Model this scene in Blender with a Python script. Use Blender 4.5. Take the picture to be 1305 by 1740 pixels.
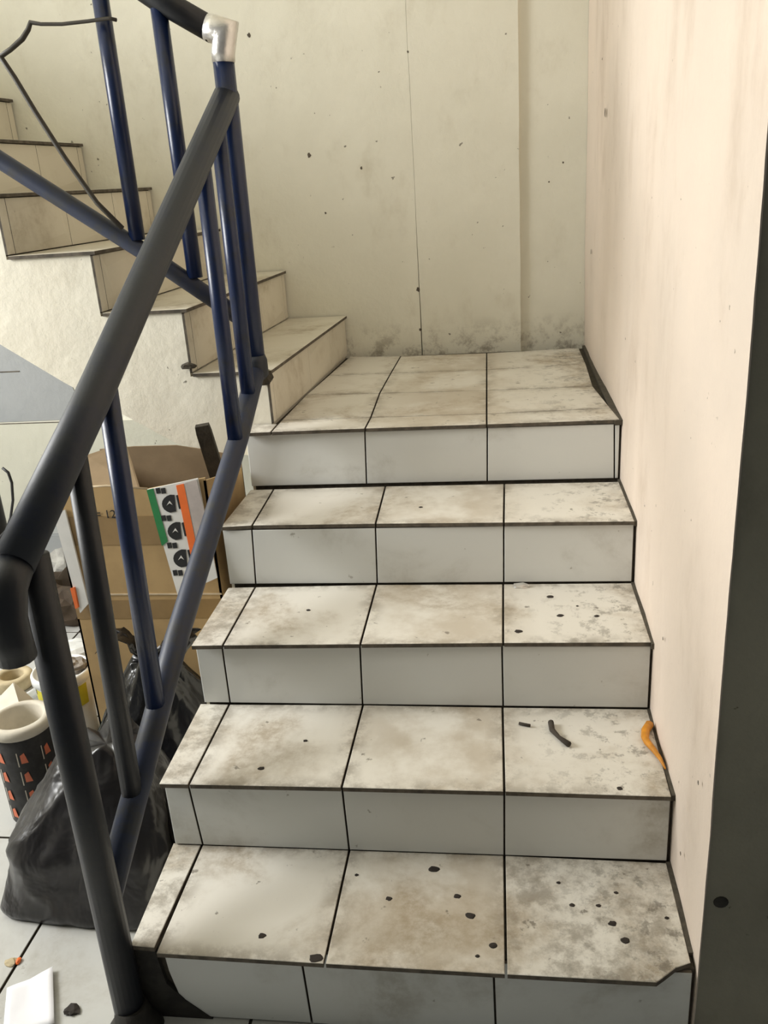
import bpy, bmesh, math, random
import numpy as np
from mathutils import Vector, Matrix, noise

random.seed(7)
for o in list(bpy.data.objects):
    bpy.data.objects.remove(o)
scene = bpy.context.scene
COL = scene.collection

# ------------------------------------------------------------------ camera
F_PX, PXC, PYC = 1483.37, 652.5, 870.0
YAW, PITCH, ROLL = -0.14325, -0.36125, -0.0686
CAM = np.array([0.6632, -1.0828, 1.3715])
def cam_axes():
    ca, sa = math.cos(YAW), math.sin(YAW); cb, sb = math.cos(PITCH), math.sin(PITCH)
    cc, sc = math.cos(ROLL), math.sin(ROLL)
    fwd = np.array([sa*cb, ca*cb, sb]); right = np.array([ca, -sa, 0.0]); up = np.cross(right, fwd)
    return cc*right+sc*up, -sc*right+cc*up, fwd
CR, CU, CF = cam_axes()
cam_data = bpy.data.cameras.new('camera')
cam_data.sensor_fit = 'HORIZONTAL'; cam_data.sensor_width = 36.0
cam_data.lens = F_PX/1305*36.0; cam_data.clip_start = 0.02
cam = bpy.data.objects.new('camera', cam_data); COL.objects.link(cam)
cam.matrix_world = Matrix(((CR[0], CU[0], -CF[0], CAM[0]), (CR[1], CU[1], -CF[1], CAM[1]),
                           (CR[2], CU[2], -CF[2], CAM[2]), (0, 0, 0, 1)))
scene.camera = cam

# survey of the place: a sight line met with a known plane (axis 0/1/2 = value)
def at(px, py, axis, v):
    d = CF+(px-PXC)/F_PX*CR-(py-PYC)/F_PX*CU
    t = (v-CAM[axis])/d[axis]
    return Vector(CAM+t*d)

# ------------------------------------------------------------------ light
scene.view_settings.view_transform = 'Standard'
scene.view_settings.look = 'None'
scene.view_settings.gamma = 1.0
scene.view_settings.use_curve_mapping = False
scene.view_settings.exposure = 0.0
world = bpy.data.worlds.new('world'); scene.world = world; world.use_nodes = True
bg = world.node_tree.nodes['Background']
bg.inputs[0].default_value = (0.97, 1.0, 0.98, 1); bg.inputs[1].default_value = 0.11

def area(name, loc, target, sx, sy, power, color, spread=180):
    l = bpy.data.lights.new(name, 'AREA'); l.shape = 'RECTANGLE'; l.size = sx; l.size_y = sy
    l.energy = power; l.color = color; l.spread = math.radians(spread)
    o = bpy.data.objects.new(name, l); COL.objects.link(o); o.location = loc
    o.rotation_euler = (Vector(target)-Vector(loc)).to_track_quat('-Z', 'Y').to_euler()
    return o
area('window_daylight', (-2.72, 0.30, 2.10), (0.6, 0.75, 0.9), 1.4, 1.3, 142, (0.985, 0.985, 0.965))

FLOOR = -0.022
ZS = [0.157, 0.317, 0.476, 0.632, 0.788]
YS = [0.0, 0.234, 0.495, 0.767, 1.043]
NOSE = 0.0147
YB = 2.05
W = 0.96
SY = 1.121          # front face of the upper flight

# ------------------------------------------------------------------ materials
def new_mat(name):
    m = bpy.data.materials.new(name); m.use_nodes = True
    nt = m.node_tree; return m, nt, nt.nodes['Principled BSDF']
def N(nt, t, **kw):
    n = nt.nodes.new(t)
    for k, v in kw.items(): setattr(n, k, v)
    return n
def pos(nt, scale=(1, 1, 1)):
    g = N(nt, 'ShaderNodeNewGeometry'); mp = N(nt, 'ShaderNodeMapping'); mp.inputs['Scale'].default_value = scale
    nt.links.new(g.outputs['Position'], mp.inputs['Vector']); return mp.outputs['Vector']
def noise_mask(nt, scale, lo, hi, detail=6, rough=.6, vec=None, dist=0.0):
    n = N(nt, 'ShaderNodeTexNoise'); n.inputs['Scale'].default_value = scale; n.inputs['Detail'].default_value = detail
    n.inputs['Roughness'].default_value = rough; n.inputs['Distortion'].default_value = dist
    nt.links.new(vec if vec is not None else pos(nt), n.inputs['Vector'])
    r = N(nt, 'ShaderNodeMapRange'); r.inputs[1].default_value = lo; r.inputs[2].default_value = hi; r.interpolation_type = 'SMOOTHSTEP'
    nt.links.new(n.outputs['Fac'], r.inputs[0]); return r.outputs[0]
def math_(nt, op, a, b):
    m = N(nt, 'ShaderNodeMath', operation=op, use_clamp=True)
    for i, v in enumerate((a, b)):
        if isinstance(v, (int, float)): m.inputs[i].default_value = v
        else: nt.links.new(v, m.inputs[i])
    return m.outputs[0]
def mix(nt, fac, a, b):
    m = N(nt, 'ShaderNodeMix', data_type='RGBA')
    if isinstance(fac, (int, float)): m.inputs[0].default_value = fac
    else: nt.links.new(fac, m.inputs[0])
    for i, v in ((6, a), (7, b)):
        if isinstance(v, tuple): m.inputs[i].default_value = (*v, 1)
        else: nt.links.new(v, m.inputs[i])
    return m.outputs[2]
def bump(nt, b, h, strength, dist=.002):
    n = N(nt, 'ShaderNodeBump'); n.inputs['Strength'].default_value = strength; n.inputs['Distance'].default_value = dist
    nt.links.new(h, n.inputs['Height']); nt.links.new(n.outputs[0], b.inputs['Normal'])
def axis_ramp(nt, axis, lo, hi):
    g = N(nt, 'ShaderNodeNewGeometry'); s = N(nt, 'ShaderNodeSeparateXYZ'); nt.links.new(g.outputs['Position'], s.inputs[0])
    r = N(nt, 'ShaderNodeMapRange'); r.inputs[1].default_value = lo; r.inputs[2].default_value = hi
    nt.links.new(s.outputs[axis], r.inputs[0]); return r.outputs[0]

def plain(name, col, rough=.6, metal=0.0, var=.15, scale=25, bump_s=0.0, spec=.5):
    m, nt, b = new_mat(name)
    c2 = tuple(c*(1-var) for c in col)
    nt.links.new(mix(nt, noise_mask(nt, scale, .35, .65), col, c2), b.inputs['Base Color'])
    b.inputs['Roughness'].default_value = rough; b.inputs['Metallic'].default_value = metal
    b.inputs['Specular IOR Level'].default_value = spec
    if bump_s: bump(nt, b, noise_mask(nt, scale*3, 0, 1), bump_s)
    return m

def plaster(name, col, col2, stain, dirt=1.0, streak=False, base=None):
    m, nt, b = new_mat(name)
    c = mix(nt, noise_mask(nt, 2.2, .35, .7, 8), col, col2)
    v = pos(nt, (1.5, 1.5, .75)) if streak else pos(nt, (2, 2, 1.2))
    c = mix(nt, math_(nt, 'MULTIPLY', noise_mask(nt, 2.6 if streak else 3.0, .50 if streak else .52, .8, 8, .65, v), .55*dirt), c, stain)
    specks = noise_mask(nt, 46, .73, .77, 3, .5)
    c = mix(nt, math_(nt, 'MULTIPLY', specks, .75), c, (.09, .075, .05))
    scr = noise_mask(nt, 9, .70, .76, 6, .7, pos(nt, (1, 1, 3)))
    c = mix(nt, math_(nt, 'MULTIPLY', scr, .35*dirt), c, (.28, .24, .17))
    if base is not None:
        g = math_(nt, 'MULTIPLY', math_(nt, 'MULTIPLY', axis_ramp(nt, 2, base+.12, base), axis_ramp(nt, 2, base-.06, base-.03)), noise_mask(nt, 15, .46, .64, 8, .75))
        c = mix(nt, math_(nt, 'MULTIPLY', g, .75), c, (.24, .20, .135))
    nt.links.new(c, b.inputs['Base Color']); b.inputs['Roughness'].default_value = .62
    b.inputs['Specular IOR Level'].default_value = .3
    bump(nt, b, noise_mask(nt, 7, 0, 1, 10, .6), .35, .012)
    return m

def tile_mat(name, col, smudge, amount, lo, edge_dirt):
    m, nt, b = new_mat(name)
    oi = N(nt, 'ShaderNodeObjectInfo')
    c = mix(nt, oi.outputs['Random'], col, tuple(x*.93 for x in col))
    big = noise_mask(nt, 3.6, lo, lo+.24, 9, .62, None, .4)
    fine = noise_mask(nt, 38, .32, .66, 6, .7)
    d = math_(nt, 'MULTIPLY', big, math_(nt, 'ADD', math_(nt, 'MULTIPLY', fine, .6), .35))
    c = mix(nt, math_(nt, 'MULTIPLY', d, amount), c, smudge)
    if edge_dirt:
        g = N(nt, 'ShaderNodeVertexColor'); g.layer_name = 'rim'
        rim = math_(nt, 'MULTIPLY', g.outputs['Color'], noise_mask(nt, 17, .40, .62, 7, .72))
        c = mix(nt, math_(nt, 'MULTIPLY', rim, .6), c, (.20, .165, .12))
        walk = math_(nt, 'MULTIPLY', axis_ramp(nt, 0, .30, .46), axis_ramp(nt, 0, .74, .60))
        walk = math_(nt, 'MULTIPLY', walk, noise_mask(nt, 5.5, .36, .60, 6, .6))
        c = mix(nt, math_(nt, 'MULTIPLY', walk, .55), c, (.42, .335, .225))
        wallside = math_(nt, 'MULTIPLY', axis_ramp(nt, 0, .66, 1.0), noise_mask(nt, 26, .52, .62, 8, .75))
        c = mix(nt, math_(nt, 'MULTIPLY', wallside, .8), c, (.13, .115, .09))
        c = mix(nt, math_(nt, 'MULTIPLY', noise_mask(nt, 30, .66, .72, 4, .6), .7), c, (.15, .125, .095))
    else:
        c = mix(nt, math_(nt, 'MULTIPLY', noise_mask(nt, 34, .70, .75, 4, .6), .55), c, (.2, .18, .14))
    nt.links.new(c, b.inputs['Base Color'])
    r = N(nt, 'ShaderNodeMapRange'); r.inputs[3].default_value = .28; r.inputs[4].default_value = .7
    nt.links.new(d, r.inputs[0]); nt.links.new(r.outputs[0], b.inputs['Roughness'])
    b.inputs['Specular IOR Level'].default_value = .4
    return m

M = {}
M['cream'] = plaster('cream_plaster', (.88, .86, .74), (.82, .80, .68), (.58, .53, .41), 1.0, False, .79)
M['stringer'] = plaster('stringer_plaster', (.90, .86, .73), (.84, .79, .66), (.58, .51, .37), .7)
M['peach'] = plaster('peach_plaster', (.765, .65, .55), (.71, .61, .52), (.48, .375, .29), 1.15, True)
M['greywall'] = plaster('grey_blue_paint', (.33, .34, .345), (.28, .295, .30), (.24, .24, .23), .6)
M['lowwall_shade'] = plaster('cream_shaded_lower', (.56, .55, .46), (.51, .50, .42), (.36, .33, .26), 1.0)  # wall cream with the dimmer under-stair light put into its colour
M['concrete'] = plaster('dark_concrete', (.30, .285, .225), (.225, .215, .17), (.13, .12, .09), 1.0)
M['tread'] = tile_mat('tread_tile_glaze', (.83, .80, .725), (.37, .295, .20), .92, .465, True)
M['riser'] = tile_mat('riser_tile_glaze', (.74, .75, .72), (.38, .36, .30), .75, .50, False)
M['uptread'] = tile_mat('upper_tread_glaze', (.72, .68, .57), (.35, .29, .20), .9, .46, False)
M['upriser'] = tile_mat('upper_riser_glaze', (.74, .69, .57), (.42, .36, .26), .7, .48, False)
M['floor'] = tile_mat('floor_tile_glaze', (.54, .54, .52), (.30, .27, .22), .85, .48, False)
M['grout'] = plain('dirty_grout', (.085, .072, .052), .9, 0, .4, 60, .4)
M['edge'] = plain('tile_edge_grime', (.13, .108, .08), .8, 0, .5, 40)
M['black_grime'] = plain('black_grime', (.03, .027, .022), .85, 0, .5, 30, .5)

def paint(name, col, worn, lo, rough):
    m, nt, b = new_mat(name)
    w = noise_mask(nt, 14, lo, lo+.2, 8, .7)
    c = mix(nt, w, col, worn)
    c = mix(nt, math_(nt, 'MULTIPLY', noise_mask(nt, 6, .70, .74, 3), .8), c, (.02, .10, .22))
    nt.links.new(c, b.inputs['Base Color']); b.inputs['Roughness'].default_value = rough
    bump(nt, b, noise_mask(nt, 60, 0, 1), .12)
    return m
M['rail_navy'] = paint('navy_gloss_paint', (.006, .016, .060), (.010, .015, .032), .5, .32)
M['rail_worn'] = paint('worn_dusty_paint', (.017, .021, .030), (.010, .015, .032), .45, .5)
M['rail_mid'] = paint('dusty_navy_paint', (.022, .030, .060), (.032, .034, .040), .45, .5)
M['rail_dark'] = paint('dark_navy_paint', (.006, .008, .013), (.012, .013, .016), .45, .45)
M['foil'] = plain('silver_tape', (.80, .78, .75), .30, .75, .15, 40, .3)
M['wire'] = plain('dark_wire', (.05, .042, .03), .6)
M['card'] = plain('brown_cardboard', (.50, .345, .17), .8, 0, .12, 12, .1, .2)
M['card_dark'] = plain('inner_cardboard', (.30, .22, .135), .85, 0, .15, 12, .1, .2)
M['card_tape'] = plain('packing_tape', (.31, .20, .085), .45, 0, .1, 20)
M['card_edge'] = plain('torn_card_edge', (.62, .50, .34), .9)
M['white_print'] = plain('white_print', (.72, .71, .68), .5, 0, .06)
M['green_print'] = plain('green_print', (.02, .20, .06), .5)
M['orange_print'] = plain('orange_print', (.85, .17, .03), .5, 0, .1)
M['grey_print'] = plain('grey_print', (.50, .44, .41), .5)
M['black_print'] = plain('black_print', (.015, .015, .016), .5)
M['wood'] = plain('old_dark_wood', (.045, .036, .024), .85, 0, .4, 30, .4)
M['white_plastic'] = plain('white_plastic', (.76, .77, .76), .4, 0, .08, 8)
M['grey_rag'] = plain('grey_rag', (.30, .27, .24), .9, 0, .4, 30, .6)
M['yellow_print'] = plain('yellow_print', (.62, .55, .03), .5)
M['board'] = plain('off_white_board', (.66, .61, .51), .8, 0, .12, 20, .2)
M['kraft'] = plain('kraft_roll', (.52, .43, .27), .8, 0, .2, 25, .2)
M['charcoal'] = plain('charcoal_label', (.035, .034, .034), .6, 0, .4, 40)
M['salmon'] = plain('salmon_print', (.75, .20, .10), .6)
M['paper'] = plain('white_paper', (.84, .83, .86), .7, 0, .03, 10)
M['gum'] = plain('dried_gum', (.035, .026, .02), .8, 0, .4, 40, .4)
M['orange_plastic'] = plain('orange_plastic', (.72, .29, .02), .5, 0, .3, 30)
M['twig'] = plain('dry_twig', (.06, .048, .036), .9)
M['rubber'] = plain('black_rubber', (.022, .022, .024), .5)
M['rubble'] = plain('grey_rubble', (.40, .39, .36), .9, 0, .4, 14, .6)
M['brown_rag'] = plain('brown_scrap', (.10, .072, .05), .9, 0, .4, 14, .6)
def bag_mat(name, col, rough):
    m, nt, b = new_mat(name); b.inputs['Base Color'].default_value = (*col, 1)
    b.inputs['Roughness'].default_value = rough; b.inputs['Specular IOR Level'].default_value = .6
    bump(nt, b, noise_mask(nt, 11, 0, 1, 3, .5, pos(nt, (1.2, 1.2, .9)), .4), .45, .02)
    return m
M['bag'] = bag_mat('thin_black_plastic', (.011, .0095, .0105), .36)
M['bag_gloss'] = bag_mat('shiny_black_plastic', (.008, .008, .009), .24)

# ------------------------------------------------------------------ helpers
def link(name, me, mat, parent=None):
    o = bpy.data.objects.new(name, me); COL.objects.link(o)
    for m in (mat if isinstance(mat, (list, tuple)) else [mat]):
        me.materials.append(M[m])
    if parent is not None: o.parent = parent
    return o
def mesh(name, verts, faces, mat, parent=None, smooth=False):
    me = bpy.data.meshes.new(name); me.from_pydata([tuple(v) for v in verts], [], faces); me.update()
    if smooth:
        for p in me.polygons: p.use_smooth = True
    return link(name, me, mat, parent)
def bm_obj(name, bm, mat, parent=None, smooth=False):
    me = bpy.data.meshes.new(name); bmesh.ops.recalc_face_normals(bm, faces=bm.faces[:]); bm.to_mesh(me); bm.free()
    if smooth:
        for p in me.polygons: p.use_smooth = True
    return link(name, me, mat, parent)
def tag(o, label, cat, group=None):
    o['label'] = label; o['category'] = cat
    if group: o['group'] = group
    return o
def struct(o, label=None, cat=None):
    o['kind'] = 'structure'
    if label: o['label'] = label
    if cat: o['category'] = cat
    return o
def thing(name, loc, label, cat, group=None):
    o = bpy.data.objects.new(name, None); COL.objects.link(o); o.empty_display_size = .05
    return tag(o, label, cat, group)      # parts keep world coordinates, the Empty sits at the origin
def box(name, lo, hi, mat, parent=None, bev=0.0):
    bm = bmesh.new(); bmesh.ops.create_cube(bm, size=1)
    for v in bm.verts:
        v.co = Vector([lo[i]+(v.co[i]+.5)*(hi[i]-lo[i]) for i in range(3)])
    if bev: bmesh.ops.bevel(bm, geom=bm.edges[:], offset=bev, segments=2, affect='EDGES')
    return bm_obj(name, bm, mat, parent)
def extrude_poly(name, pts, vec, mat, parent=None):
    n = len(pts); vec = Vector(vec); P = [Vector(p) for p in pts]
    bm = bmesh.new(); a = [bm.verts.new(p) for p in P]; b = [bm.verts.new(p+vec) for p in P]
    bm.faces.new(a); bm.faces.new(b[::-1])
    for i in range(n): bm.faces.new((a[i], b[i], b[(i+1) % n], a[(i+1) % n]))
    return bm_obj(name, bm, mat, parent)
def inset(P, nrm, d):
    n = len(P); out = []
    for i in range(n):
        a, b, c = P[i-1], P[i], P[(i+1) % n]
        e1 = (b-a).normalized(); e2 = (c-b).normalized()
        n1 = nrm.cross(e1); n2 = nrm.cross(e2); k = 1+n1.dot(n2)
        out.append(b+(n1+n2)*(d/max(k, .3)))
    return out
def tile(name, pts, nrm, thick, mats, parent, gap=.0022, bev=.0011):
    """One glazed tile: polygon pts on its glazed plane, edge chamfer, grimy sides."""
    nrm = Vector(nrm).normalized(); P = [Vector(p) for p in pts]; c = sum(P, Vector())/len(P)
    area_n = sum(((P[i]-c).cross(P[(i+1) % len(P)]-c) for i in range(len(P))), Vector())
    if area_n.dot(nrm) < 0: P = P[::-1]
    P = inset(P, nrm, gap); T = inset(P, nrm, bev); R = inset(P, nrm, .035)
    n = len(P); V = [p-c for p in T]+[p-nrm*bev*.7-c for p in P]+[p-nrm*thick-c for p in P]
    small = min((P[i]-P[(i+1) % n]).length for i in range(n)) < .085
    F = []; mi = []; rim = []
    if small:
        F.append(list(range(n))); mi.append(0)
    else:
        V += [p-c for p in R]
        F.append(list(range(3*n, 4*n))); mi.append(0)
        for i in range(n):
            j = (i+1) % n; F.append([i, j, 3*n+j, 3*n+i]); mi.append(0)
    for i in range(n):
        j = (i+1) % n
        F.append([n+i, n+j, j, i]); mi.append(0)
        F.append([2*n+i, 2*n+j, n+j, n+i]); mi.append(1)
    F.append(list(range(3*n-1, 2*n-1, -1))); mi.append(1)
    me = bpy.data.meshes.new(name); me.from_pydata([tuple(v) for v in V], [], F); me.update()
    for p, k in zip(me.polygons, mi): p.material_index = k
    ca = me.color_attributes.new('rim', 'FLOAT_COLOR', 'POINT')
    for i in range(len(V)):
        k = 0.0 if i >= 3*n else 1.0
        ca.data[i].color = (k, k, k, 1)
    o = link(name, me, mats, parent); o.location = c
    return o
def tube(name, pts, r, mat, parent=None, seg=14, caps=True, radii=None):
    P = [Vector(p) for p in pts]; n = len(P); bm = bmesh.new(); rings = []
    t0 = (P[1]-P[0]).normalized(); ref = Vector((0, 0, 1)) if abs(t0.z) < .9 else Vector((1, 0, 0))
    u = t0.cross(ref).normalized()
    for i in range(n):
        t = ((P[min(i+1, n-1)]-P[i]).normalized()+(P[i]-P[max(i-1, 0)]).normalized()).normalized()
        u = (u-t*u.dot(t)).normalized(); v = t.cross(u); rr = radii[i] if radii else r
        k = 1.0
        if 0 < i < n-1:
            k = 1/max(.5, t.dot((P[i+1]-P[i]).normalized()))
        rings.append([bm.verts.new(P[i]+(u*math.cos(a)+v*math.sin(a)*1.0)*rr*(1 if k == 1 else min(k, 1.25))) for a in [2*math.pi*s/seg for s in range(seg)]])
    for a, b in zip(rings, rings[1:]):
        for s in range(seg): bm.faces.new((a[s], a[(s+1) % seg], b[(s+1) % seg], b[s]))
    if caps: bm.faces.new(rings[0][::-1]); bm.faces.new(rings[-1])
    return bm_obj(name, bm, mat, parent, True)
def lathe(name, prof, c, mat, parent=None, seg=32, axis=None, caps=True):
    bm = bmesh.new(); rings = []
    for r, z in prof:
        rings.append([bm.verts.new((r*math.cos(2*math.pi*s/seg), r*math.sin(2*math.pi*s/seg), z)) for s in range(seg)])
    for a, b in zip(rings, rings[1:]):
        for s in range(seg): bm.faces.new((a[s], a[(s+1) % seg], b[(s+1) % seg], b[s]))
    if caps: bm.faces.new(rings[0][::-1]); bm.faces.new(rings[-1])
    if axis is not None:
        q = Vector((0, 0, 1)).rotation_difference(Vector(axis)); bmesh.ops.rotate(bm, verts=bm.verts[:], cent=(0, 0, 0), matrix=q.to_matrix())
    bmesh.ops.translate(bm, verts=bm.verts[:], vec=Vector(c))
    o = bm_obj(name, bm, mat, parent); 
    for p in o.data.polygons: p.use_smooth = len(p.vertices) == 4
    return o
def lump(name, c, size, mat, parent=None, amp=.3, freq=2.0, seed=0, sub=3, flat=True):
    bm = bmesh.new(); bmesh.ops.create_icosphere(bm, subdivisions=sub, radius=1)
    for v in bm.verts:
        d = v.co.normalized(); k = 1+amp*noise.noise(d*freq+Vector((seed*3.1, seed, 0)))
        k += amp*.5*noise.noise(d*freq*2.7+Vector((0, seed*1.7, seed)))
        v.co = Vector((d.x*size[0]*k, d.y*size[1]*k, d.z*size[2]*k))
        if flat and v.co.z < -size[2]*.6: v.co.z = -size[2]*.6
    bmesh.ops.translate(bm, verts=bm.verts[:], vec=Vector(c)+Vector((0, 0, size[2]*.6 if flat else 0)))
    return bm_obj(name, bm, mat, parent, False)

# ------------------------------------------------------------------ room shell
XL = -2.75; XR = 1.75; ZC = 3.3
fl = struct(box('floor', (XL, -2.4, FLOOR-.12), (XR, YB+.1, FLOOR-.006), 'grout'), 'dirty white tiled floor at the foot of the stairs', 'floor')
TS = .5
for i in range(-5, 3):
    for j in range(-4, 4):
        x0, y0 = -.30+i*TS, -.05+j*TS
        x1, y1 = min(x0+TS, XR), min(y0+TS, YB-.02)
        x0 = max(x0, XL)
        if x0 > .9 and y0 > 0: continue
        tile('floor_tile', [(x0, y0, FLOOR), (x1, y0, FLOOR), (x1, y1, FLOOR), (x0, y1, FLOOR)], (0, 0, 1), .006, ['floor', 'edge'], fl, .003, .001)
wb = bpy.data.objects.new('wall_back', None); COL.objects.link(wb)
struct(wb, 'cream plastered back wall in panels above the landing', 'wall')
box('wall_base', (XL, YB+.021, FLOOR), (XR, YB+.16, ZC), 'cream', wb)
def wavy_panel(name, x0, x1, parent, open_=0.0):
    bm = bmesh.new(); nz = 70; cols = []
    for k in range(nz+1):
        z = FLOOR+(ZC-FLOOR)*k/nz
        a = x0+.0022*noise.noise(Vector((round(x0, 1)*7, 5, z*6))); b = x1+.0022*noise.noise(Vector((round(x1, 1)*7, 5, z*6)))-(open_*max(0, 1.28-z)/.5 if z < 1.28 else 0)*(.5+.8*abs(noise.noise(Vector((1, 2, z*14)))))
        cols.append([bm.verts.new(p) for p in ((a, YB+.022, z), (a, YB, z), (b, YB, z), (b, YB+.022, z))])
    for a, b in zip(cols, cols[1:]):
        for i in range(3): bm.faces.new((a[i], a[i+1], b[i+1], b[i]))
    return bm_obj(name, bm, 'cream', parent)
wavy_panel('wall_panel', XL, .3906, wb, .005)
wavy_panel('wall_panel', .3914, .741, wb)
# painted grey field low on the wall under the upper flight
extrude_poly('toned_panel', [(XL, YB-.003, .577), (-.93, YB-.003, .585), (-.97, YB-.003, .76), (-1.0, YB-.003, 1.5), (XL, YB-.003, 1.5)], (0, .003, 0), 'greywall', wb)
box('toned_panel', (XL, YB-.003, FLOOR), (.02, YB, .5745), 'lowwall_shade', wb)  # lower cream field, coloured darker to stand in for shade under the flight
box('panel_joint', (XL, YB-.0045, .779), (-1.16, YB-.002, .783), 'edge', wb)
box('panel_joint', (XL, YB-.0045, .575), (-.98, YB-.002, .578), 'edge', wb)
struct(box('trim_1', (XL, YB-.10, FLOOR), (-.2, YB-.005, .145), 'greywall', None, .006), 'low grey ledge along the foot of the wall under the stairs', 'ledge')

wr = bpy.data.objects.new('wall_right', None); COL.objects.link(wr)
struct(wr, 'peach plastered wall along the right of the stairs', 'wall')
bm = bmesh.new(); ny, nz = 40, 110; grid = []
for i in range(ny+1):
    row = []
    for k in range(nz+1):
        y = .014+(YB+.02-.014)*i/ny; z = FLOOR+(ZC-FLOOR)*k/nz
        x = W+.001+.0045*noise.noise(Vector((y*2.2, z*1.6, 3)))+.0015*noise.noise(Vector((y*9, z*5, 7)))
        if i == 0: y = .0085+.003*noise.noise(Vector((z*9, 2, 0)))+.002*noise.noise(Vector((z*31, 6, 0)))
        if i == 0: x = min(x, W+.0035)
        row.append(bm.verts.new((x, y, z)))
    grid.append(row)
for i in range(ny):
    for k in range(nz): bm.faces.new((grid[i][k], grid[i][k+1], grid[i+1][k+1], grid[i+1][k]))
for k in range(nz):
    a, b = bm.verts.new(grid[0][k].co), bm.verts.new(grid[0][k+1].co)
    c = bm.verts.new((a.co.x+.004, .0136, a.co.z)); d = bm.verts.new((b.co.x+.004, .0136, b.co.z))
    bm.faces.new((a, c, d, b))
bm_obj('plaster_face', bm, 'peach', wr, True)
box('wall_core', (W+.022, .03, FLOOR), (XR, YB+.1, ZC), 'peach', wr)
struct(box('wall_front', (W+.004, .0125, FLOOR), (XR, .04, ZC), 'concrete'), 'dark grey bare concrete wall end facing the viewer at right', 'wall')
ah = at(1225, 1533, 1, .0125)
lathe('anchor_hole', [(.0125, -.001), (.010, .0016), (.001, .0020)], ah, 'black_grime', bpy.data.objects['wall_front'], 14, (0, -1, 0))
# chipped paint on the back and right walls
def chip(px, py, axis, v, r, parent):
    p = at(px, py, axis, v); n = 9; V = []
    for k in range(n):
        a = 2*math.pi*k/n; rr = r*(1+.7*noise.noise(Vector((math.cos(a)*1.4+px, math.sin(a)*1.4, py))))
        V.append(p+(Vector((math.cos(a)*rr, 0, math.sin(a)*rr*1.2)) if axis == 1 else Vector((0, math.cos(a)*rr, math.sin(a)*rr*1.2))))
    extrude_poly('paint_chip', V, (0, .0006, 0) if axis == 1 else (.0006, 0, 0), 'edge', parent)
for x, y, r in ((423, 60, .0055), (525, 264, .006), (614, 285, .004), (553, 362, .003), (693, 88, .003), (933, 309, .0028), (957, 276, .0028), (710, 492, .006), (714, 560, .005), (131, 384, .0)):
    if r: chip(x, y, 1, YB+(.0205 if x > 890 else -.0008), r, wb)
for x, y, r in ((1028, 191, .009), (1023, 100, .003), (1004, 428, .006), (1126, 1085, .003), (1156, 1450, .003), (1186, 1330, .003)):
    chip(x, y, 0, W-.0035, r, wr)
# left wall of the hall with its window, ceiling
wl = bpy.data.objects.new('wall_left', None); COL.objects.link(wl)
struct(wl, 'cream wall of the hall with a large window opening', 'wall')
wy0, wy1, wz0, wz1 = -.45, 1.05, 1.4, 2.8
for lo, hi in (((XL-.15, -2.4, FLOOR), (XL, wy0, ZC)), ((XL-.15, wy1, FLOOR), (XL, YB+.1, ZC)),
               ((XL-.15, wy0, FLOOR), (XL, wy1, wz0)), ((XL-.15, wy0, wz1), (XL, wy1, ZC))):
    box('wall_section', lo, hi, 'cream', wl)
struct(box('ceiling', (XL-.15, -2.4, ZC), (XR, YB+.16, ZC+.12), 'cream'), 'plain cream ceiling over the stairwell', 'ceiling')

# ------------------------------------------------------------------ lower flight and landing
LF = thing('stair_flight', (0, 0, 0), 'lower flight of dirty white tiled steps rising to the landing', 'staircase')
# concrete core under the tiles
prof = [(NOSE+.008, FLOOR)]
for k in range(5):
    y = YS[k]+NOSE+.008
    prof.append((y, (ZS[k-1] if k else FLOOR)-.010)); prof.append((y, ZS[k]-.010))
prof += [(YB, ZS[4]-.010), (YB, ZS[4]-.16), (1.12, ZS[4]-.16), (.45, FLOOR)]
extrude_poly('concrete_core', [(.012, y, z) for y, z in prof[1:]], (W-.012, 0, 0), 'grout', LF)
# plastered open side of the flight
extrude_poly('side_plaster', [(.004, y+.002, z-.002) for y, z in prof[1:]], (.008, 0, 0), 'stringer', LF)

TF = {1: [(219, 1608), (263, 1612), (551, 1639), (860, 1657), (1182, 1676)],
      2: [(268, 1333), (320, 1334), (580, 1339), (857, 1346), (1143, 1355)],
      3: [(323, 1098), (378, 1097), (612, 1095), (855, 1093), (1113, 1092)],
      4: [(373, 896), (428, 893), (638, 890), (856, 888), (1086, 886)]}
TB = {1: [(294, 1431), (344, 1434), (594, 1443), (857, 1452), (1139, 1465)],
      2: [(340, 1195), (390, 1196), (617, 1197), (854, 1201), (1105, 1204)],
      3: [(387, 998), (434, 997), (640, 993), (855, 992), (1080, 990)],
      4: [(425, 832), (465, 831), (655, 826), (857, 822), (1060, 818)]}
tread_of = {}
for k in range(1, 5):
    z = ZS[k-1]
    fr = [at(x, y, 2, z) for x, y in TF[k]]; bk = [at(x, y, 2, z) for x, y in TB[k]]
    for p in (fr[-1], bk[-1]): p.x = min(p.x, W-.003)
    for i in range(4):
        a, b, c, d = fr[i], fr[i+1], bk[i+1], bk[i]
        if k == 1 and i == 1: a = at(263, 1621, 2, z)
        pts = [a, b, c, d]
        if k == 1 and i == 3:   # broken front corner
            pts = [a, at(1117, 1671, 2, z), at(1131, 1661, 2, z), at(1150, 1646, 2, z), at(1176, 1637, 2, z), c, d]
            pts[4].x = min(pts[4].x, W-.003)
        tread_of[k, i] = tile('tread_tile', pts, (0, 0, 1), .0095, ['tread', 'edge'], LF)
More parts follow.
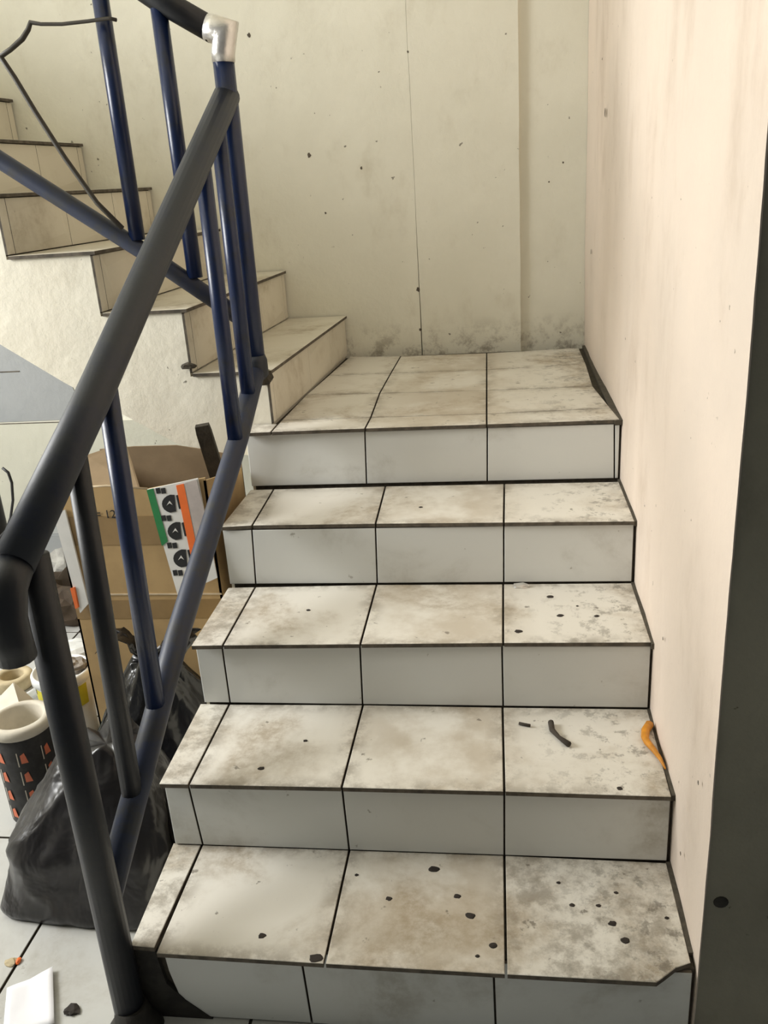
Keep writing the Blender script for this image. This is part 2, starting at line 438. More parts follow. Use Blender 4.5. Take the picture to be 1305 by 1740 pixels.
# risers
RT = {1: [(278, 1632), (514, 1650), (839, 1668), (1182, 1686)],
      2: [(272, 1342), (321, 1343), (582, 1348), (857, 1355), (1141, 1364)],
      3: [(327, 1106), (378, 1105), (612, 1103), (853, 1101), (1111, 1100)],
      4: [(376, 904), (428, 901), (638, 897), (856, 896), (1084, 894)],
      5: [(417, 742), (620, 736), (828, 729), (1044, 721), (1056, 720)]}
RB = {1: [(292, 1728), (531, 1745), (843, 1765), (1182, 1785)],
      2: [(294, 1430), (344, 1432), (593, 1442), (857, 1451), (1139, 1463)],
      3: [(341, 1194), (391, 1195), (616, 1196), (855, 1200), (1104, 1202)],
      4: [(388, 996), (435, 996), (641, 992), (856, 990), (1080, 988)],
      5: [(424, 829), (623, 823), (828, 820), (1044, 812), (1057, 811)]}
for k in range(1, 6):
    yp = YS[k-1]+NOSE; z1 = ZS[k-1]-.0105; z0 = (ZS[k-2] if k > 1 else FLOOR)+.001
    tp = [at(x, y, 1, yp) for x, y in RT[k]]; bt = [at(x, y, 1, yp) for x, y in RB[k]]
    for p in tp+bt: p.x = min(max(p.x, .002), W-.003)
    for p in tp: p.z = z1
    for p in bt: p.z = z0
    for i in range(len(tp)-1):
        pts = [bt[i], bt[i+1], tp[i+1], tp[i]]
        if k == 1 and i == 0:    # worn, rounded lower corner
            pts = [bt[0]+Vector((.075, 0, .0)), bt[1], tp[1], tp[0], tp[0]+Vector((.004, 0, -.06)), bt[0]+Vector((.022, 0, .045)), bt[0]+Vector((.042, 0, .017))]
        tile('riser_tile', pts, (0, -1, 0), .0075, ['riser', 'edge'], LF, .0018)
# landing tiles
z5 = ZS[4]
rows = [[(420, 736), (460, 734), (620, 728), (827, 721), (1055, 713)],
        [(441, 716), (478, 714), (630, 709), (827, 703), (1038, 693)],
        [(488, 673), (517, 671), (645, 668), (827, 663), (1008, 656)],
        [(530, 640), (558, 638), (664, 634), (827, 628), (996, 618)],
        [(575, 607), (594, 606), (681, 605), (827, 600), (984, 591)]]
G = [[at(x, y, 2, z5) for x, y in r] for r in rows]
for j in range(4):
    for i in range(4):
        a, b, c, d = G[j][i], G[j][i+1], G[j+1][i+1], G[j+1][i]
        if i == 0:
            if j: continue
            a = Vector((.004, a.y, z5)); d = Vector((.004, SY-.004, z5)); c = Vector((G[0][1].x, SY-.004, z5))
        if i == 1 and j:      # cut along the skewed first riser of the upper flight
            lim = lambda p: Vector((max(p.x, .069+(p.y-SY)*.055), p.y, z5))
            a, d = lim(a), lim(d)
        tile('landing_tile', [a, b, c, d], (0, 0, 1), .0095, ['tread', 'edge'], LF, .0021)
# mortar fillets that fill the corner between the tiles and the right-hand wall
for k in range(5):
    y0 = YS[k]+(.004 if k else .045); y1 = (YS[k+1]+NOSE if k < 4 else YB)
    zz = ZS[k]-.001; w0 = W-(.005 if k < 4 else .018)
    extrude_poly('mortar_fillet', [(w0, y0, zz), (W+.008, y0, zz+.002), (W+.008, y1, zz+.003), (W-.006, y1, zz+.0015)], (0, 0, -.012), 'grout', LF)
# dirt clod packed where the first riser meets the newel
extrude_poly('grimy_mortar', [(-.004, .0125, FLOOR), (.13, .0125, FLOOR), (.085, .0125, .02), (.055, .0125, .06), (.045, .0125, .145), (-.004, .0125, .145)], (0, .008, 0), 'black_grime', LF)

# ------------------------------------------------------------------ upper flight
UF = thing('stair_flight', (0, 0, 0), 'upper flight of tiled steps climbing left from the landing', 'staircase')
NU = 10; RUN = .2225; RISE = .1555
xf = [.068-RUN*n+.0*n for n in range(NU+1)]
xf[1] = -.137; xf[2] = -.356; xf[3] = -.583
for n in range(4, NU+1): xf[n] = -.583-(n-3)*.2235
SK = .05                          # the steps splay towards the back wall
zu = [z5+RISE*(n+1)-.012*(n == 0) for n in range(NU+1)]
zu = [.932, 1.099, 1.254, 1.405, 1.560]+[1.560+.1555*n for n in range(1, 7)]
T = .009
sof = [(-2.4, 2.15), (-1.3, 1.442), (-.66, 1.03), (-.5, .92), (-.212, .741), (-.12, .715), (.0, .70), (.07, .68)]
def soffit(x): return float(np.interp(x, [p[0] for p in sof], [p[1] for p in sof]))
xe = [x-.008 for x in xf]
xs = sorted(set(xe+[p[0] for p in sof if xe[NU] < p[0] < xe[0]]))
bm = bmesh.new()
def both(x, z): return bm.verts.new((x, SY, z)), bm.verts.new((x+SK, YB-.005, z))
for xa, xb in zip(xs, xs[1:]):
    n = max(k for k in range(NU) if xe[k] >= xb-1e-6); zt = zu[n]-T
    q = [both(xa, soffit(xa)), both(xb, soffit(xb)), both(xb, zt), both(xa, zt)]
    bm.faces.new([v[0] for v in q]); bm.faces.new([v[1] for v in q][::-1])
    for k in (0, 2): bm.faces.new((q[k][0], q[k+1][0], q[k+1][1], q[k][1]))
for n in range(NU):
    zb = zu[n-1]-T if n else soffit(xe[0])
    q = [both(xe[n], zb), both(xe[n], zu[n]-T)]; bm.faces.new((q[0][0], q[0][1], q[1][1], q[1][0]))
q = [both(xe[NU], soffit(xe[NU])), both(xe[NU], zu[NU-1]-T)]; bm.faces.new((q[0][0], q[0][1], q[1][1], q[1][0]))
bmesh.ops.remove_doubles(bm, verts=bm.verts[:], dist=1e-5)
bm_obj('stringer', bm, 'stringer', UF)
yj = [SY-.003, SY+.034, 1.45, 1.75, 2.012, YB-.005]
def sx(x, y): return x+SK*(y-SY)/(YB-SY)
for n in range(8):
    z0 = (z5 if n == 0 else zu[n-1])+.0015; z1 = zu[n]-T-.001
    js = yj if n != 0 else [SY-.003, SY+.025, 1.52, 1.80, 2.01, YB-.005]
    # dark grout bed behind tiles
    mesh('grout_bed', [(sx(xf[n]-.0065, y), y, z) for y, z in ((SY-.001, z0-.002), (YB-.005, z0-.002), (YB-.005, z1+.008), (SY-.001, z1+.008))], [(0, 1, 2, 3)], 'grout', UF)
    for i in range(5):
        ya, yb = js[i], js[i+1]
        tile('riser_tile', [(sx(xf[n], ya), ya, z0), (sx(xf[n], yb), yb, z0), (sx(xf[n], yb), yb, z1), (sx(xf[n], ya), ya, z1)], (1, 0, -SK), .0065, ['upriser', 'edge'], UF, .0012, .0008)
    mesh('grout_bed', [(sx(x, y), y, zu[n]-T+.001) for x, y in ((xf[n]-.004, SY), (xf[n]-.004, YB-.005), (xf[n+1], YB-.005), (xf[n+1], SY))], [(0, 1, 2, 3)], 'grout', UF)
    for i in range(3):
        ya, yb = [(SY-.006, 1.45), (1.45, 1.76), (1.76, YB-.006)][i]
        x0, x1 = xf[n]+.009, xf[n+1]
        tile('tread_tile', [(sx(x0, ya), ya, zu[n]), (sx(x0, yb), yb, zu[n]), (sx(x1, yb), yb, zu[n]), (sx(x1, ya), ya, zu[n])], (0, 0, 1), T, ['uptread', 'edge'], UF, .0006, .0008)
lump('broken_mortar', (.055, SY-.008, .895), (.022, .014, .03), 'grout', UF, .5, 2.4, 3, 2)
lump('broken_mortar', (-.145, SY-.006, .945), (.020, .008, .010), 'grout', UF, .5, 2.4, 5, 2)

# ------------------------------------------------------------------ railing
RL = thing('stair_railing', (0, 0, 0), 'navy blue welded pipe railing with a silver taped elbow beside the stairs', 'railing')
def on_rail(px, py):              # vertical plane of the lower railing
    A = np.array([-.022, 0.0, 0]); D = np.array([.048-(-.022), 1.085, 0]); nn = np.array([D[1], -D[0], 0])
    d = CF+(px-PXC)/F_PX*CR-(py-PYC)/F_PX*CU; t = nn.dot(A-CAM)/nn.dot(d)
    return Vector(CAM+t*d)
UY = 1.085
n1b = at(228, 1748, 2, FLOOR); n1t = on_rail(52, 945)
tube('newel_post', [n1b, n1t], .0265, 'rail_dark', RL, 20)
lathe('mortar_foot', [(.050, 0), (.047, .010), (.034, .030), (.0275, .060)], n1b+Vector((.004, 0, 0)), 'black_grime', RL, 16)
n2b = Vector((.046, UY, .925)); n2t = Vector((.053, UY, 1.668))
tube('newel_post', [n2b, n2t], .0245, 'rail_navy', RL, 20)
h_top = on_rail(388, 158); h_a = on_rail(155, 682); h_b = on_rail(22, 960)
dirn = (h_b-h_a).normalized()
tube('handrail', [h_top+dirn*.014, h_a, h_b], .0305, 'rail_worn', RL, 20)
e0 = h_b-dirn*.012
elb = [e0, h_b+dirn*.03+Vector((0, 0, -.008)), h_b+dirn*.05+Vector((0, .004, -.04)), h_b+dirn*.052+Vector((0, .006, -.07)), h_b+dirn*.05+Vector((0, .006, -.105))]
tube('handrail_end', elb, .028, 'rail_dark', RL, 18)
l_a = on_rail(190, 1500); l_m = on_rail(300, 1085); l_b = on_rail(405, 745)
tube('lower_rail', [l_a+Vector((0, -.02, -.01)), l_m, l_b, Vector((.046, UY, .945))], .0245, 'rail_mid', RL, 18)
for (t, b_, m) in (((182, 665), (264, 1195), 'rail_navy'), ((130, 785), (224, 1345), 'rail_dark'), ((345, 290), (400, 745), 'rail_navy'), ((372, 232), (421, 662), 'rail_navy')):
    p, q = on_rail(*t), on_rail(*b_)
    tube('baluster', [p+(p-q).normalized()*.02, q-(p-q).normalized()*.012], .0185, m, RL, 16)
u0 = at(428, 553, 1, UY); u1 = at(240, 425, 1, UY); u2 = at(0, 272, 1, UY); u3 = u2+(u2-u1)*2.2
tube('lower_rail', [u0, u1, u2, u3], .0215, 'rail_mid', RL, 18)
hu0 = at(362, 52, 1, UY); hu1 = at(270, -1, 1, UY); hd = (hu1-hu0)
sl = (u2-u0).normalized()
tube('handrail', [hu0, hu1, hu1+sl*1.6], .0275, 'rail_dark', RL, 18)
for (t, b_) in (((268, 2), (331, 466)), ((171, 0), (233, 402))):
    p, q = at(*t, 1, UY), at(*b_, 1, UY); up = (p-q).normalized()
    top = p if t[0] > 200 else p+up*.10
    tube('baluster', [top, q-up*.008], .019, 'rail_navy', RL, 16)
for n in (1, 2, 3):
    q = u2+(u2-u1).normalized()*.14*n*1.3; tube('baluster', [q, q+Vector((0, 0, .62))], .019, 'rail_navy', RL, 16)
ec = at(381, 58, 1, UY)
tube('silver_tape', [hu0+(hu1-hu0).normalized()*.016, hu0+Vector((.004, 0, .002)), ec+Vector((.004, 0, .004)), Vector((.054, UY, 1.668)), Vector((.053, UY, 1.648))], .0285, 'foil', RL, 18, True, [.0285, .0305, .029, .0272, .0262])
for c, r in ((Vector((.046, UY, .945)), .030), (u1+Vector((.004, 0, .004)), .0)):
    if r: lathe('weld_collar', [(.020, -.03), (r, -.018), (r, .02), (.0255, .034)], c, 'rail_worn', RL, 18)

# stiff wire hooked on the upper railing
wp = [(208, 388), (165, 345), (110, 268), (60, 190), (25, 132), (1, 96), (18, 84), (38, 66), (48, 50), (52, 38), (70, 41), (105, 41), (150, 36), (185, 31), (198, 34)]
wo = tube('bent_wire', [at(x, y, 1, UY-.028) for x, y in wp], .0055, 'wire', None, 8, True, [.0065]*6+[.006, .0065, .006, .0045]+[.004]*5)
tag(wo, 'thin dark bent wire hooked on the blue balusters at upper left', 'wire')

# ------------------------------------------------------------------ cardboard box
BX = thing('cardboard_box', (0, 0, 0), 'tall open brown cardboard box with printed flap under the stairs', 'box')
bx0, bx1, by0, by1, bh = -.42, -.028, .80, 1.095, .722
def wallp(name, pts, vec, mat='card'): return extrude_poly(name, pts, vec, mat, BX)
fp = [at(x, y, 1, by0) for x, y in ((108, 832), (180, 826), (250, 831), (345, 812))]
front = [Vector((bx0, by0, FLOOR+.004)), Vector((bx1, by0, FLOOR+.004)), Vector((bx1, by0, fp[3].z))]+[Vector((p.x, by0, p.z)) for p in (fp[2], fp[1])]+[Vector((bx0, by0, fp[0].z))]
wallp('front_wall', front, (0, .005, 0))
wallp('side_wall', [(bx1, by0, FLOOR+.004), (bx1, by1, FLOOR+.004), (bx1, by1, .675), (bx1, by0, .74)], (-.005, 0, 0))
wallp('side_wall', [(bx0, by0, FLOOR+.004), (bx0, by1, FLOOR+.004), (bx0, by1, .72), (bx0, by0, .715)], (.005, 0, 0))
tb = [at(x, y, 1, by1) for x, y in ((228, 758), (300, 756), (340, 762), (400, 775))]
wallp('back_wall', [(bx0, by1, FLOOR+.004), (bx1, by1, FLOOR+.004), (bx1, by1, tb[3].z), tuple(tb[2]), tuple(tb[1]), tuple(tb[0]), (bx0, by1, tb[0].z-.005)], (0, -.005, 0), 'card_dark')
wallp('box_bottom', [(bx0, by0, FLOOR+.001), (bx1, by0, FLOOR+.001), (bx1, by1, FLOOR+.001), (bx0, by1, FLOOR+.001)], (0, 0, .004), 'card_dark')
# inner flap leaning up on the left
lf = [at(138, 828, 1, by0+.03), at(142, 775, 1, .95), at(211, 752, 1, 1.03), at(235, 830, 1, by0+.03)]
wallp('inner_flap', [tuple(p) for p in lf], (.002, .005, 0), 'card_dark')
# torn pale rim on the front
tube('torn_edge', [Vector((bx0, by0+.002, fp[0].z)), fp[1]+Vector((0, .002, 0)), fp[2]+Vector((0, .002, 0))], .0028, 'card_edge', BX, 6)
for y0, y1 in ((879, 927), (1021, 1052)):
    a, b, c, d = [at(x, y, 1, by0-.0012) for x, y in ((112, y0), (300, y0-3), (318, y1-2), (124, y1))]
    for p in (a, d): p.x = bx0+.001
    for p in (b, c): p.x = bx1-.001
    wallp('tape_band', [tuple(p) for p in (a, b, c, d)], (0, .001, 0), 'card_tape')
p0 = at(100, 1012, 1, by0-.002); p1 = at(320, 1008, 1, by0-.002)
wallp('crease', [(bx0, by0-.002, p0.z), (bx1, by0-.002, p0.z), (bx1, by0-.002, p0.z+.004), (bx0, by0-.002, p0.z+.004)], (0, .002, 0), 'card_edge')
# printed flap folded down over the front
fy_t, fy_b = by0-.008, by0-.045
def fpt(x, y, off=0.0):
    t = (y-822)/(1003-822); return at(x, y, 1, fy_t+(fy_b-fy_t)*t-off)
FLP = extrude_poly('printed_flap', [tuple(fpt(*p)) for p in ((250, 832), (336, 813), (369, 982), (302, 1012))], (0, .004, 0), 'white_print', BX)
def pr_(name, pts, mat, off=.0012): return extrude_poly(name, [tuple(fpt(x, y, off)) for x, y in pts], (0, .001, 0), mat, FLP)
pr_('green_strip', [(249, 833), (260, 830), (285, 920), (275, 928)], 'green_print')
pr_('orange_strip', [(299, 825), (312, 822), (340, 958), (328, 963)], 'orange_print')
pr_('grey_strip', [(314, 821), (334, 815), (362, 930), (338, 940)], 'grey_print')
for i in range(5):
    ox, oy = 266+9.7*i, 836+46.5*i
    cx, cy = ox+20, oy+20
    arc = [(cx+10, cy-15), (cx+13, cy+13)]+[(cx+9-20*math.sin(t), cy+16*math.cos(t)) for t in [math.pi*k/10 for k in range(1, 10)]]
    if i < 4 or True:
        if cy+16 < 1000: pr_('half_disc_picture', arc, 'black_print')
        if cy+16 < 1000: pr_('white_mark', [(cx-3, cy+3), (cx+2, cy-5), (cx+7, cy+2), (cx+2, cy-1)], 'white_print', .0022)
    for q in (0, 9):
        if oy+2 < 990: pr_('icon_box', [(ox+q-2, oy-6), (ox+q+5, oy-7), (ox+q+7, oy+2), (ox+q, oy+3)], 'black_print')
    pr_('small_lettering', [(ox+33, oy+6), (ox+36, oy+5), (ox+41, oy+28), (ox+38, oy+29)], 'black_print') if oy < 950 else None
# flap hanging outside the left edge
q = [at(91, 876, 1, by0-.006), at(110, 866, 1, by0-.006), at(150, 1026, 1, by0-.012), at(136, 1042, 1, by0-.012)]
LFl = extrude_poly('side_flap', [tuple(p) for p in q], (.001, .004, 0), 'white_print', BX)
q2 = [at(x, y, 1, by0-.0145) for x, y in ((119, 1000), (126, 998), (133, 1032), (128, 1035))]
extrude_poly('orange_strip', [tuple(p) for p in q2], (.002, .003, 0), 'orange_print', LFl)
# handwriting
def lettering(txt, p, size, rot, mat, parent, name='handwriting'):
    cu = bpy.data.curves.new(name, 'FONT'); cu.body = txt; cu.size = size; cu.extrude = .0004
    t = bpy.data.objects.new(name, cu); COL.objects.link(t); bpy.context.view_layer.update()
    me = bpy.data.meshes.new_from_object(t.evaluated_get(bpy.context.evaluated_depsgraph_get()))
    bpy.data.objects.remove(t)
    me.materials.clear(); me.transform(Matrix.Translation(p) @ rot)
    return link(name, me, mat, parent)
lettering('P = 12 C', at(146, 881, 1, by0-.0022), .030, Matrix.Rotation(math.radians(90), 4, 'X'), 'black_print', BX)
# stick in the box
sp, sq = at(343, 722, 1, .985), at(372, 815, 1, 1.012)
d = (sq-sp).normalized(); up = Vector((1, .2, 0)); up = (up-d*up.dot(d)).normalized(); v3 = d.cross(up)
sq = sp+d*.32
bm = bmesh.new(); ring = []
for c, k in ((sp, .9), (sp+d*.02, 1.0), (sq, 1.05)):
    ring.append([bm.verts.new(c+up*.019*k*a+v3*.011*k*b) for a, b in ((-1, -1), (1, -.8), (1, 1), (-1, .9))])
for a, b in zip(ring, ring[1:]):
    for i in range(4): bm.faces.new((a[i], a[(i+1) % 4], b[(i+1) % 4], b[i]))
bm.faces.new(ring[0][::-1]); bm.faces.new(ring[-1])
tag(bm_obj('wooden_stick', bm, 'wood'), 'dark weathered wooden stick poking out of the cardboard box', 'stick')

# ------------------------------------------------------------------ bin bags
def bag(name, c, size, h, mat, label, seed, lean=(0, 0), top=.25, xmax=None, knot=True, boxy=6, shoulder=.42):
    """A slumped sack: boxy footprint, creases running up to a gathered neck."""
    bm = bmesh.new(); seg, nz = 96, 60; rings = []
    for k in range(nz+1):
        t = k/nz
        prof = (math.sin(min(1, t/.06)*math.pi/2)*.06+.94)*(1-.10*t)*(1-(1-top)*max(0, (t-shoulder)/(1-shoulder))**1.2)
        bx = boxy*(1-t)+2.2*t
        ring = []
        for s in range(seg):
            a = 2*math.pi*s/seg; ca, sa = math.cos(a), math.sin(a)
            rr = prof*(abs(ca)**bx+abs(sa)**bx)**(-1/bx)
            ridge = 1-abs(noise.noise(Vector((ca*2.6+seed, sa*2.6, t*2.0))))*2.4     # sharp creases
            ridge2 = 1-abs(noise.noise(Vector((ca*5+seed, sa*5+3, t*4.5))))*2.4
            rr *= 1+(.05+.10*t)*ridge*.8+(.01+.05*t)*ridge2+.06*noise.noise(Vector((ca*1.4, sa*1.4+seed, t*2)))
            z = h*t*(1+.16*t*noise.noise(Vector((ca*1.7+seed, sa*1.7, seed))))
            x = c[0]+ca*size[0]*rr+lean[0]*t; y = c[1]+sa*size[1]*rr+lean[1]*t
            if xmax is not None: x = min(x, xmax-.003+.002*ridge)
            ring.append(bm.verts.new((x, y, FLOOR+.001+max(0, z))))
        rings.append(ring)
    for a, b in zip(rings, rings[1:]):
        for s in range(seg): bm.faces.new((a[s], a[(s+1) % seg], b[(s+1) % seg], b[s]))
    bm.faces.new(rings[0][::-1])
    tc = Vector((c[0]+lean[0], c[1]+lean[1], FLOOR+h*.97)); tv = bm.verts.new(tc)
    for s in range(seg): bm.faces.new((rings[-1][s], rings[-1][(s+1) % seg], tv))
    root = thing(name, c, label, 'bag')
    bm_obj('sack', bm, mat, root, True)
    if knot:
        for s_ in (-1, 1):
            e = bmesh.new(); rows = []
            for k in range(9):
                t = k/8; w = .012+.045*t
                r0 = []
                for j in range(7):
                    u = j/6-.5
                    r0.append(e.verts.new(tc+Vector((s_*(.01+.10*t)+.02*noise.noise(Vector((u*4, t*4, seed))), u*w*2+.02*noise.noise(Vector((t*5, u*3, seed+2))), .02+.055*math.sin(t*2.4)+.018*noise.noise(Vector((u*6, t*3, seed+5)))))))
                rows.append(r0)
            for a, b in zip(rows, rows[1:]):
                for j in range(6): e.faces.new((a[j], a[j+1], b[j+1], b[j]))
            o = bm_obj('tied_ear', e, mat, root, True)
            md = o.modifiers.new('thickness', 'SOLIDIFY'); md.thickness = .0015
    return root
bag('garbage_bag', (-.215, .325, 0), (.185, .132), .335, 'bag', 'large dull black garbage bag slumped on the floor nearest the newel post', 1, (.045, .05), .40, -.004, False)
bag('garbage_bag', (-.165, .645, 0), (.17, .115), .36, 'bag_gloss', 'shiny black tied garbage bag leaning against the cardboard box', 5, (-.01, .02), .30, -.004, True)

# ------------------------------------------------------------------ pails, tins and scraps at left
def ring_profile(ro, ri, h): return [(ri, 0), (ro, 0), (ro, h), (ri, h), (ri, 0)]
# patterned tin with thick pale rim
tc = at(34, 1222, 1, .56); tr = .074
TN = thing('round_tub', tc, 'round charcoal tub with orange triangles and a thick off-white rim', 'tub')
hz = tc.z-FLOOR
base = Vector((tc.x, tc.y, FLOOR+.001))
lathe('tub_body', [(tr*.93, 0), (tr*.95, hz-.02), (tr*.9, hz-.012), (tr*.76, hz-.012)], base, 'charcoal', TN, 32, None, False)
lathe('inner_liner', [(tr*.74, hz-.010), (tr*.70, hz-.09), (.001, hz-.09)], base, 'board', TN, 32, None, False)
lathe('tub_bottom', [(tr*.92, .002), (.001, .002)], base, 'charcoal', TN, 32, None, False)
lathe('rim', [(tr*.72, hz-.05), (tr*.72, hz+.004), (tr*.80, hz+.010), (tr*1.02, hz+.004), (tr*1.02, hz-.014), (tr*.96, hz-.018)], base, 'board', TN, 36, None, False)
for r_ in range(4):
    for s in range(-1, 2):
        ang = -math.pi/2+.42+s*.80; zz = FLOOR+hz-.065-.052*r_
        if zz < FLOOR+.02: continue
        def cyl(da, dz, rr=tr*.965): return (tc.x+math.cos(ang+da)*rr, tc.y+math.sin(ang+da)*rr, zz+dz)
        mesh('printed_triangle', [cyl(-.09, -.012), cyl(.13, -.012), cyl(.05, .016), cyl(-.09, .010)], [(0, 1, 2, 3)], 'salmon', TN)
        mesh('printed_bar', [cyl(-.20, -.02), cyl(-.165, -.02), cyl(-.165, .018), cyl(-.20, .018)], [(0, 1, 2, 3)], 'board', TN)
def pail(c, r, h, label, bands, lidmat='white_plastic'):
    P = thing('plastic_pail', c, label, 'pail'); b = Vector((c.x, c.y, FLOOR+.001)); hh = c.z-FLOOR
    lathe('pail_body', [(r*.82, 0), (r*.95, hh-.01)], b, 'white_plastic', P)
    lathe('lid', [(r*.96, hh-.022), (r*1.03, hh-.020), (r*1.03, hh-.002), (r*.98, hh+.004), (r*.92, hh+.003), (r*.90, hh-.004), (.001, hh-.004)], b, lidmat, P, 36)
    for a0, a1, z0, z1, m in bands:
        n = 8; V = []; 
        for k in range(n+1):
            a = a0+(a1-a0)*k/n
            for z in (z0, z1):
                rr = r*(.82+.13*(z/hh))+.0012; V.append((c.x+math.cos(a)*rr, c.y+math.sin(a)*rr, FLOOR+z))
        mesh('label_band', V, [(2*k, 2*k+2, 2*k+3, 2*k+1) for k in range(n)], m, P, True)
    return P
c2 = at(104, 1138, 1, .86); hh2 = c2.z-FLOOR
pail(c2, .078, 0, 'white plastic pail with yellow and green label beside the cardboard box', [(-2.9, -1.9, hh2-.10, hh2-.028, 'yellow_print'), (-1.9, -1.1, hh2-.12, hh2-.028, 'green_print'), (-1.1, -.2, hh2-.09, hh2-.028, 'yellow_print'), (-2.6, -2.3, hh2-.045, hh2-.03, 'black_print')])
tag(lump('grey_rag', (c2.x+.030, c2.y+.01, c2.z-.004), (.040, .036, .018), 'grey_rag', None, .4, 2.4, 2), 'crumpled grey rag on the lid of the yellow-green labelled pail', 'rag')
c1 = at(18, 1165, 1, .90); hh1 = c1.z-FLOOR
pail(c1, .088, 0, 'plain white plastic pail carrying the kraft roll at the left edge', [(-1.3, -.75, hh1-.075, hh1-.060, 'black_print'), (-1.2, -.8, hh1-.055, hh1-.042, 'black_print')])
rc = Vector((c1.x+.010, c1.y+.005, c1.z-.002))
rl = lathe('kraft_roll', [(.030, 0), (.052, 0), (.054, .006), (.054, .030), (.050, .036), (.034, .036), (.031, .030), (.030, .001)], rc, 'kraft', None, 32)
tag(rl, 'short kraft coloured roll lying on the plain white pail', 'roll')
# folded white card
k0 = at(22, 1160, 1, .70)
fc = mesh('folded_card', [k0, at(-30, 1215, 1, .64), at(34, 1200, 1, .63), at(66, 1196, 1, .70), k0+Vector((0, .004, 0)), at(-30, 1215, 1, .644), at(34, 1200, 1, .634), at(66, 1196, 1, .704)],
          [(0, 1, 2), (0, 2, 3), (4, 6, 5), (4, 7, 6), (0, 3, 7, 4), (1, 0, 4, 5), (2, 1, 5, 6), (3, 2, 6, 7)], 'board')
tag(fc, 'peaked folded off-white card between the pails and the tub', 'card')
# clutter behind the pails
tag(lump('plaster_chunk', (*at(108, 935, 1, 1.80)[:2], FLOOR), (.11, .08, .10), 'rubble', None, .5, 1.8, 8), 'pale grey broken plaster chunk behind the cardboard box', 'rubble')
tag(lump('scrap_heap', (*at(108, 1000, 1, 1.55)[:2], FLOOR), (.14, .09, .11), 'brown_rag', None, .55, 2.2, 11), 'dark brown crumpled scrap heap left of the cardboard box', 'scrap')
tag(lump('plastic_sheet', (*at(126, 1075, 1, 1.24)[:2], FLOOR), (.10, .075, .05), 'white_plastic', None, .35, 2.0, 14), 'whitish crumpled plastic sheet on the floor left of the box', 'sheet')
pb = at(2, 940, 1, 1.45); pt = at(-2, 785, 1, 1.45)
HS = thing('black_canister', pb, 'tall black canister with looped cable at the left edge', 'canister')
lathe('canister_body', [(.040, 0), (.042, .02), (.042, pt.z-FLOOR-.05), (.030, pt.z-FLOOR-.012), (.018, pt.z-FLOOR)], (pb.x-.004, pb.y, FLOOR+.001), 'rubber', HS, 24)
tube('cable', [at(x, y, 1, 1.40) for x, y in ((4, 795), (14, 803), (20, 820), (22, 850), (18, 880), (10, 902), (-2, 915), (-14, 922))], .0045, 'rubber', HS, 8)

# ------------------------------------------------------------------ litter
def flat_poly(name, px, z, th, mat, parent=None):
    pts = [at(x, y, 2, z) for x, y in px]
    return extrude_poly(name, [tuple(p) for p in pts], (0, 0, -th), mat, parent)
# white paper sheet, slightly curled
pp = [at(x, y, 2, FLOOR) for x, y in ((12, 1680), (91, 1648), (94, 1745), (5, 1760))]
bm = bmesh.new(); rows = []
for i in range(9):
    u = i/8; r0 = []
    for j in range(9):
        v = j/8; p = (pp[0]*(1-u)+pp[1]*u)*(1-v)+(pp[3]*(1-u)+pp[2]*u)*v
        r0.append(bm.verts.new(p+Vector((0, 0, .002+.016*max(0, u-.45)**1.2+.002*noise.noise(Vector((u*3, v*3, 0)))))))
    rows.append(r0)
for a, b in zip(rows, rows[1:]):
    for j in range(8): bm.faces.new((a[j], a[j+1], b[j+1], b[j]))
po = bm_obj('paper_sheet', bm, 'paper', None, True); po.modifiers.new('thickness', 'SOLIDIFY').thickness = .0006
tag(po, 'blank white paper sheet lying on the floor at lower left', 'paper')
wpt = at(19, 1636, 2, FLOOR)
WR = thing('candy_wrapper', wpt, 'small torn beige and red wrapper on the floor joint', 'wrapper')
o = lump('wrapper_foil', (wpt.x, wpt.y, FLOOR), (.013, .010, .004), 'kraft', WR, .6, 2, 21, 2)
o = lump('red_end', (wpt.x+.014, wpt.y+.003, FLOOR), (.005, .008, .004), 'orange_print', WR, .5, 2, 23, 2)
lf = at(121, 1719, 2, FLOOR)
tag(lump('dry_leaf', (lf.x, lf.y, FLOOR), (.015, .012, .005), 'gum', None, .6, 2.3, 31, 2), 'dark shrivelled dry leaf on the floor beside the paper', 'leaf')
# orange plastic strip on the second step
op = [at(x, y, 2, ZS[1]+.012) for x, y in ((1104, 1228), (1097, 1238), (1096, 1250), (1100, 1258), (1112, 1272), (1122, 1286), (1131, 1303))]
oo = tube('orange_strip', op, .006, 'orange_plastic', None, 8, True, [.009, .0085, .0075, .007, .0055, .004, .002])
for v in oo.data.vertices: v.co.z = max(v.co.z-.004, ZS[1]+.0005)
for v in oo.data.vertices: v.co.x = min(v.co.x, W-.004)
tag(oo, 'curled orange plastic strip on the second step against the wall', 'plastic strip')
t1 = [at(x, y, 2, ZS[1]+.006) for x, y in ((936, 1227), (938, 1240), (950, 1253), (967, 1265))]
TW = tube('dry_twig', t1, .005, 'twig', None, 8, True, [.006, .0055, .004, .006]); tag(TW, 'thick bent brown twig on the second step', 'twig')
TW2 = tube('dry_twig', [at(x, y, 2, ZS[1]+.004) for x, y in ((882, 1229), (891, 1231), (901, 1233))], .0032, 'twig', None, 8)
tag(TW2, 'tiny dark twig left of the bent one on the second step', 'twig')
fo = at(886, 994, 2, ZS[2])
tag(lump('foil_scrap', (fo.x, fo.y-.012, ZS[2]), (.018, .008, .006), 'foil', None, .8, 3, 41, 2), 'crumpled foil scrap at the back of the third step', 'foil')
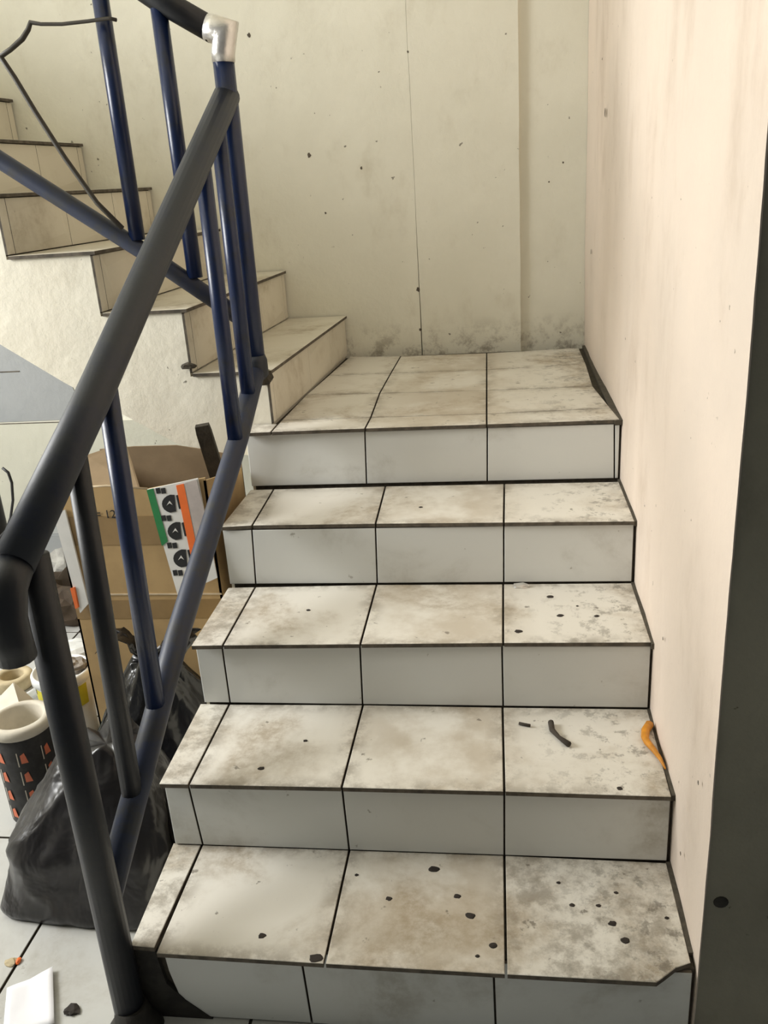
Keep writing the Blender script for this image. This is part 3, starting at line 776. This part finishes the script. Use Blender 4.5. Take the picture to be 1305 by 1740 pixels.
# dried gum trodden onto the treads
def gum(k, i, px, py, r, sy=.8):
    p = at(px, py, 2, ZS[k-1]); T_ = tread_of[k, i]
    bm = bmesh.new(); n = 12; c = bm.verts.new((p.x, p.y, ZS[k-1]+.0016)); ring = []; low = []
    for s in range(n):
        a = 2*math.pi*s/n; rr = r*(1+.35*noise.noise(Vector((math.cos(a)*1.5+px, math.sin(a)*1.5, py*.1))))
        ring.append(bm.verts.new((p.x+math.cos(a)*rr*.8, p.y+math.sin(a)*rr*.8*sy, ZS[k-1]+.0012)))
        low.append(bm.verts.new((p.x+math.cos(a)*rr, p.y+math.sin(a)*rr*sy, ZS[k-1]+.0001)))
    for s in range(n):
        j = (s+1) % n; bm.faces.new((c, ring[s], ring[j])); bm.faces.new((ring[s], low[s], low[j], ring[j]))
    o = bm_obj('gum_spot', bm, 'gum', T_); o.matrix_parent_inverse = Matrix.Translation(-Vector(T_.location))
for g in ((1, 1, 445, 1590, .0075), (1, 1, 537, 1628, .012), (1, 2, 738, 1477, .010), (1, 2, 661, 1527, .006), (1, 2, 799, 1556, .009), (1, 2, 838, 1607, .0075),
          (1, 2, 606, 1487, .004), (1, 2, 811, 1625, .004), (1, 2, 777, 1523, .007), (1, 3, 972, 1538, .005), (1, 3, 1017, 1539, .0045), (1, 3, 1041, 1569, .0075), (1, 3, 1062, 1598, .008), (1, 3, 1047, 1517, .004),
          (1, 3, 949, 1500, .004), (1, 3, 1133, 1560, .004), (2, 1, 444, 1306, .007), (2, 1, 519, 1259, .005), (2, 3, 1053, 1340, .006), (3, 3, 881, 1073, .009), (3, 3, 952, 1046, .0075), (3, 3, 1014, 1047, .006), (3, 3, 935, 1014, .0085),
          (3, 3, 981, 1030, .003), (3, 1, 524, 1037, .005), (4, 2, 715, 862, .005)):
    gum(*g)

# ------------------------------------------------------------------ put each Empty at the base of its thing
bpy.context.view_layer.update()
for e in [o for o in COL.objects if o.type == 'EMPTY' and o.parent is None]:
    pts = [c.matrix_world @ Vector(v) for c in e.children_recursive if c.type == 'MESH' for v in c.bound_box]
    if not pts: continue
    lo = [min(p[i] for p in pts) for i in range(3)]; hi = [max(p[i] for p in pts) for i in range(3)]
    e.location = ((lo[0]+hi[0])/2, (lo[1]+hi[1])/2, lo[2])
    for c in e.children: c.matrix_parent_inverse = Matrix.Translation(-e.location)
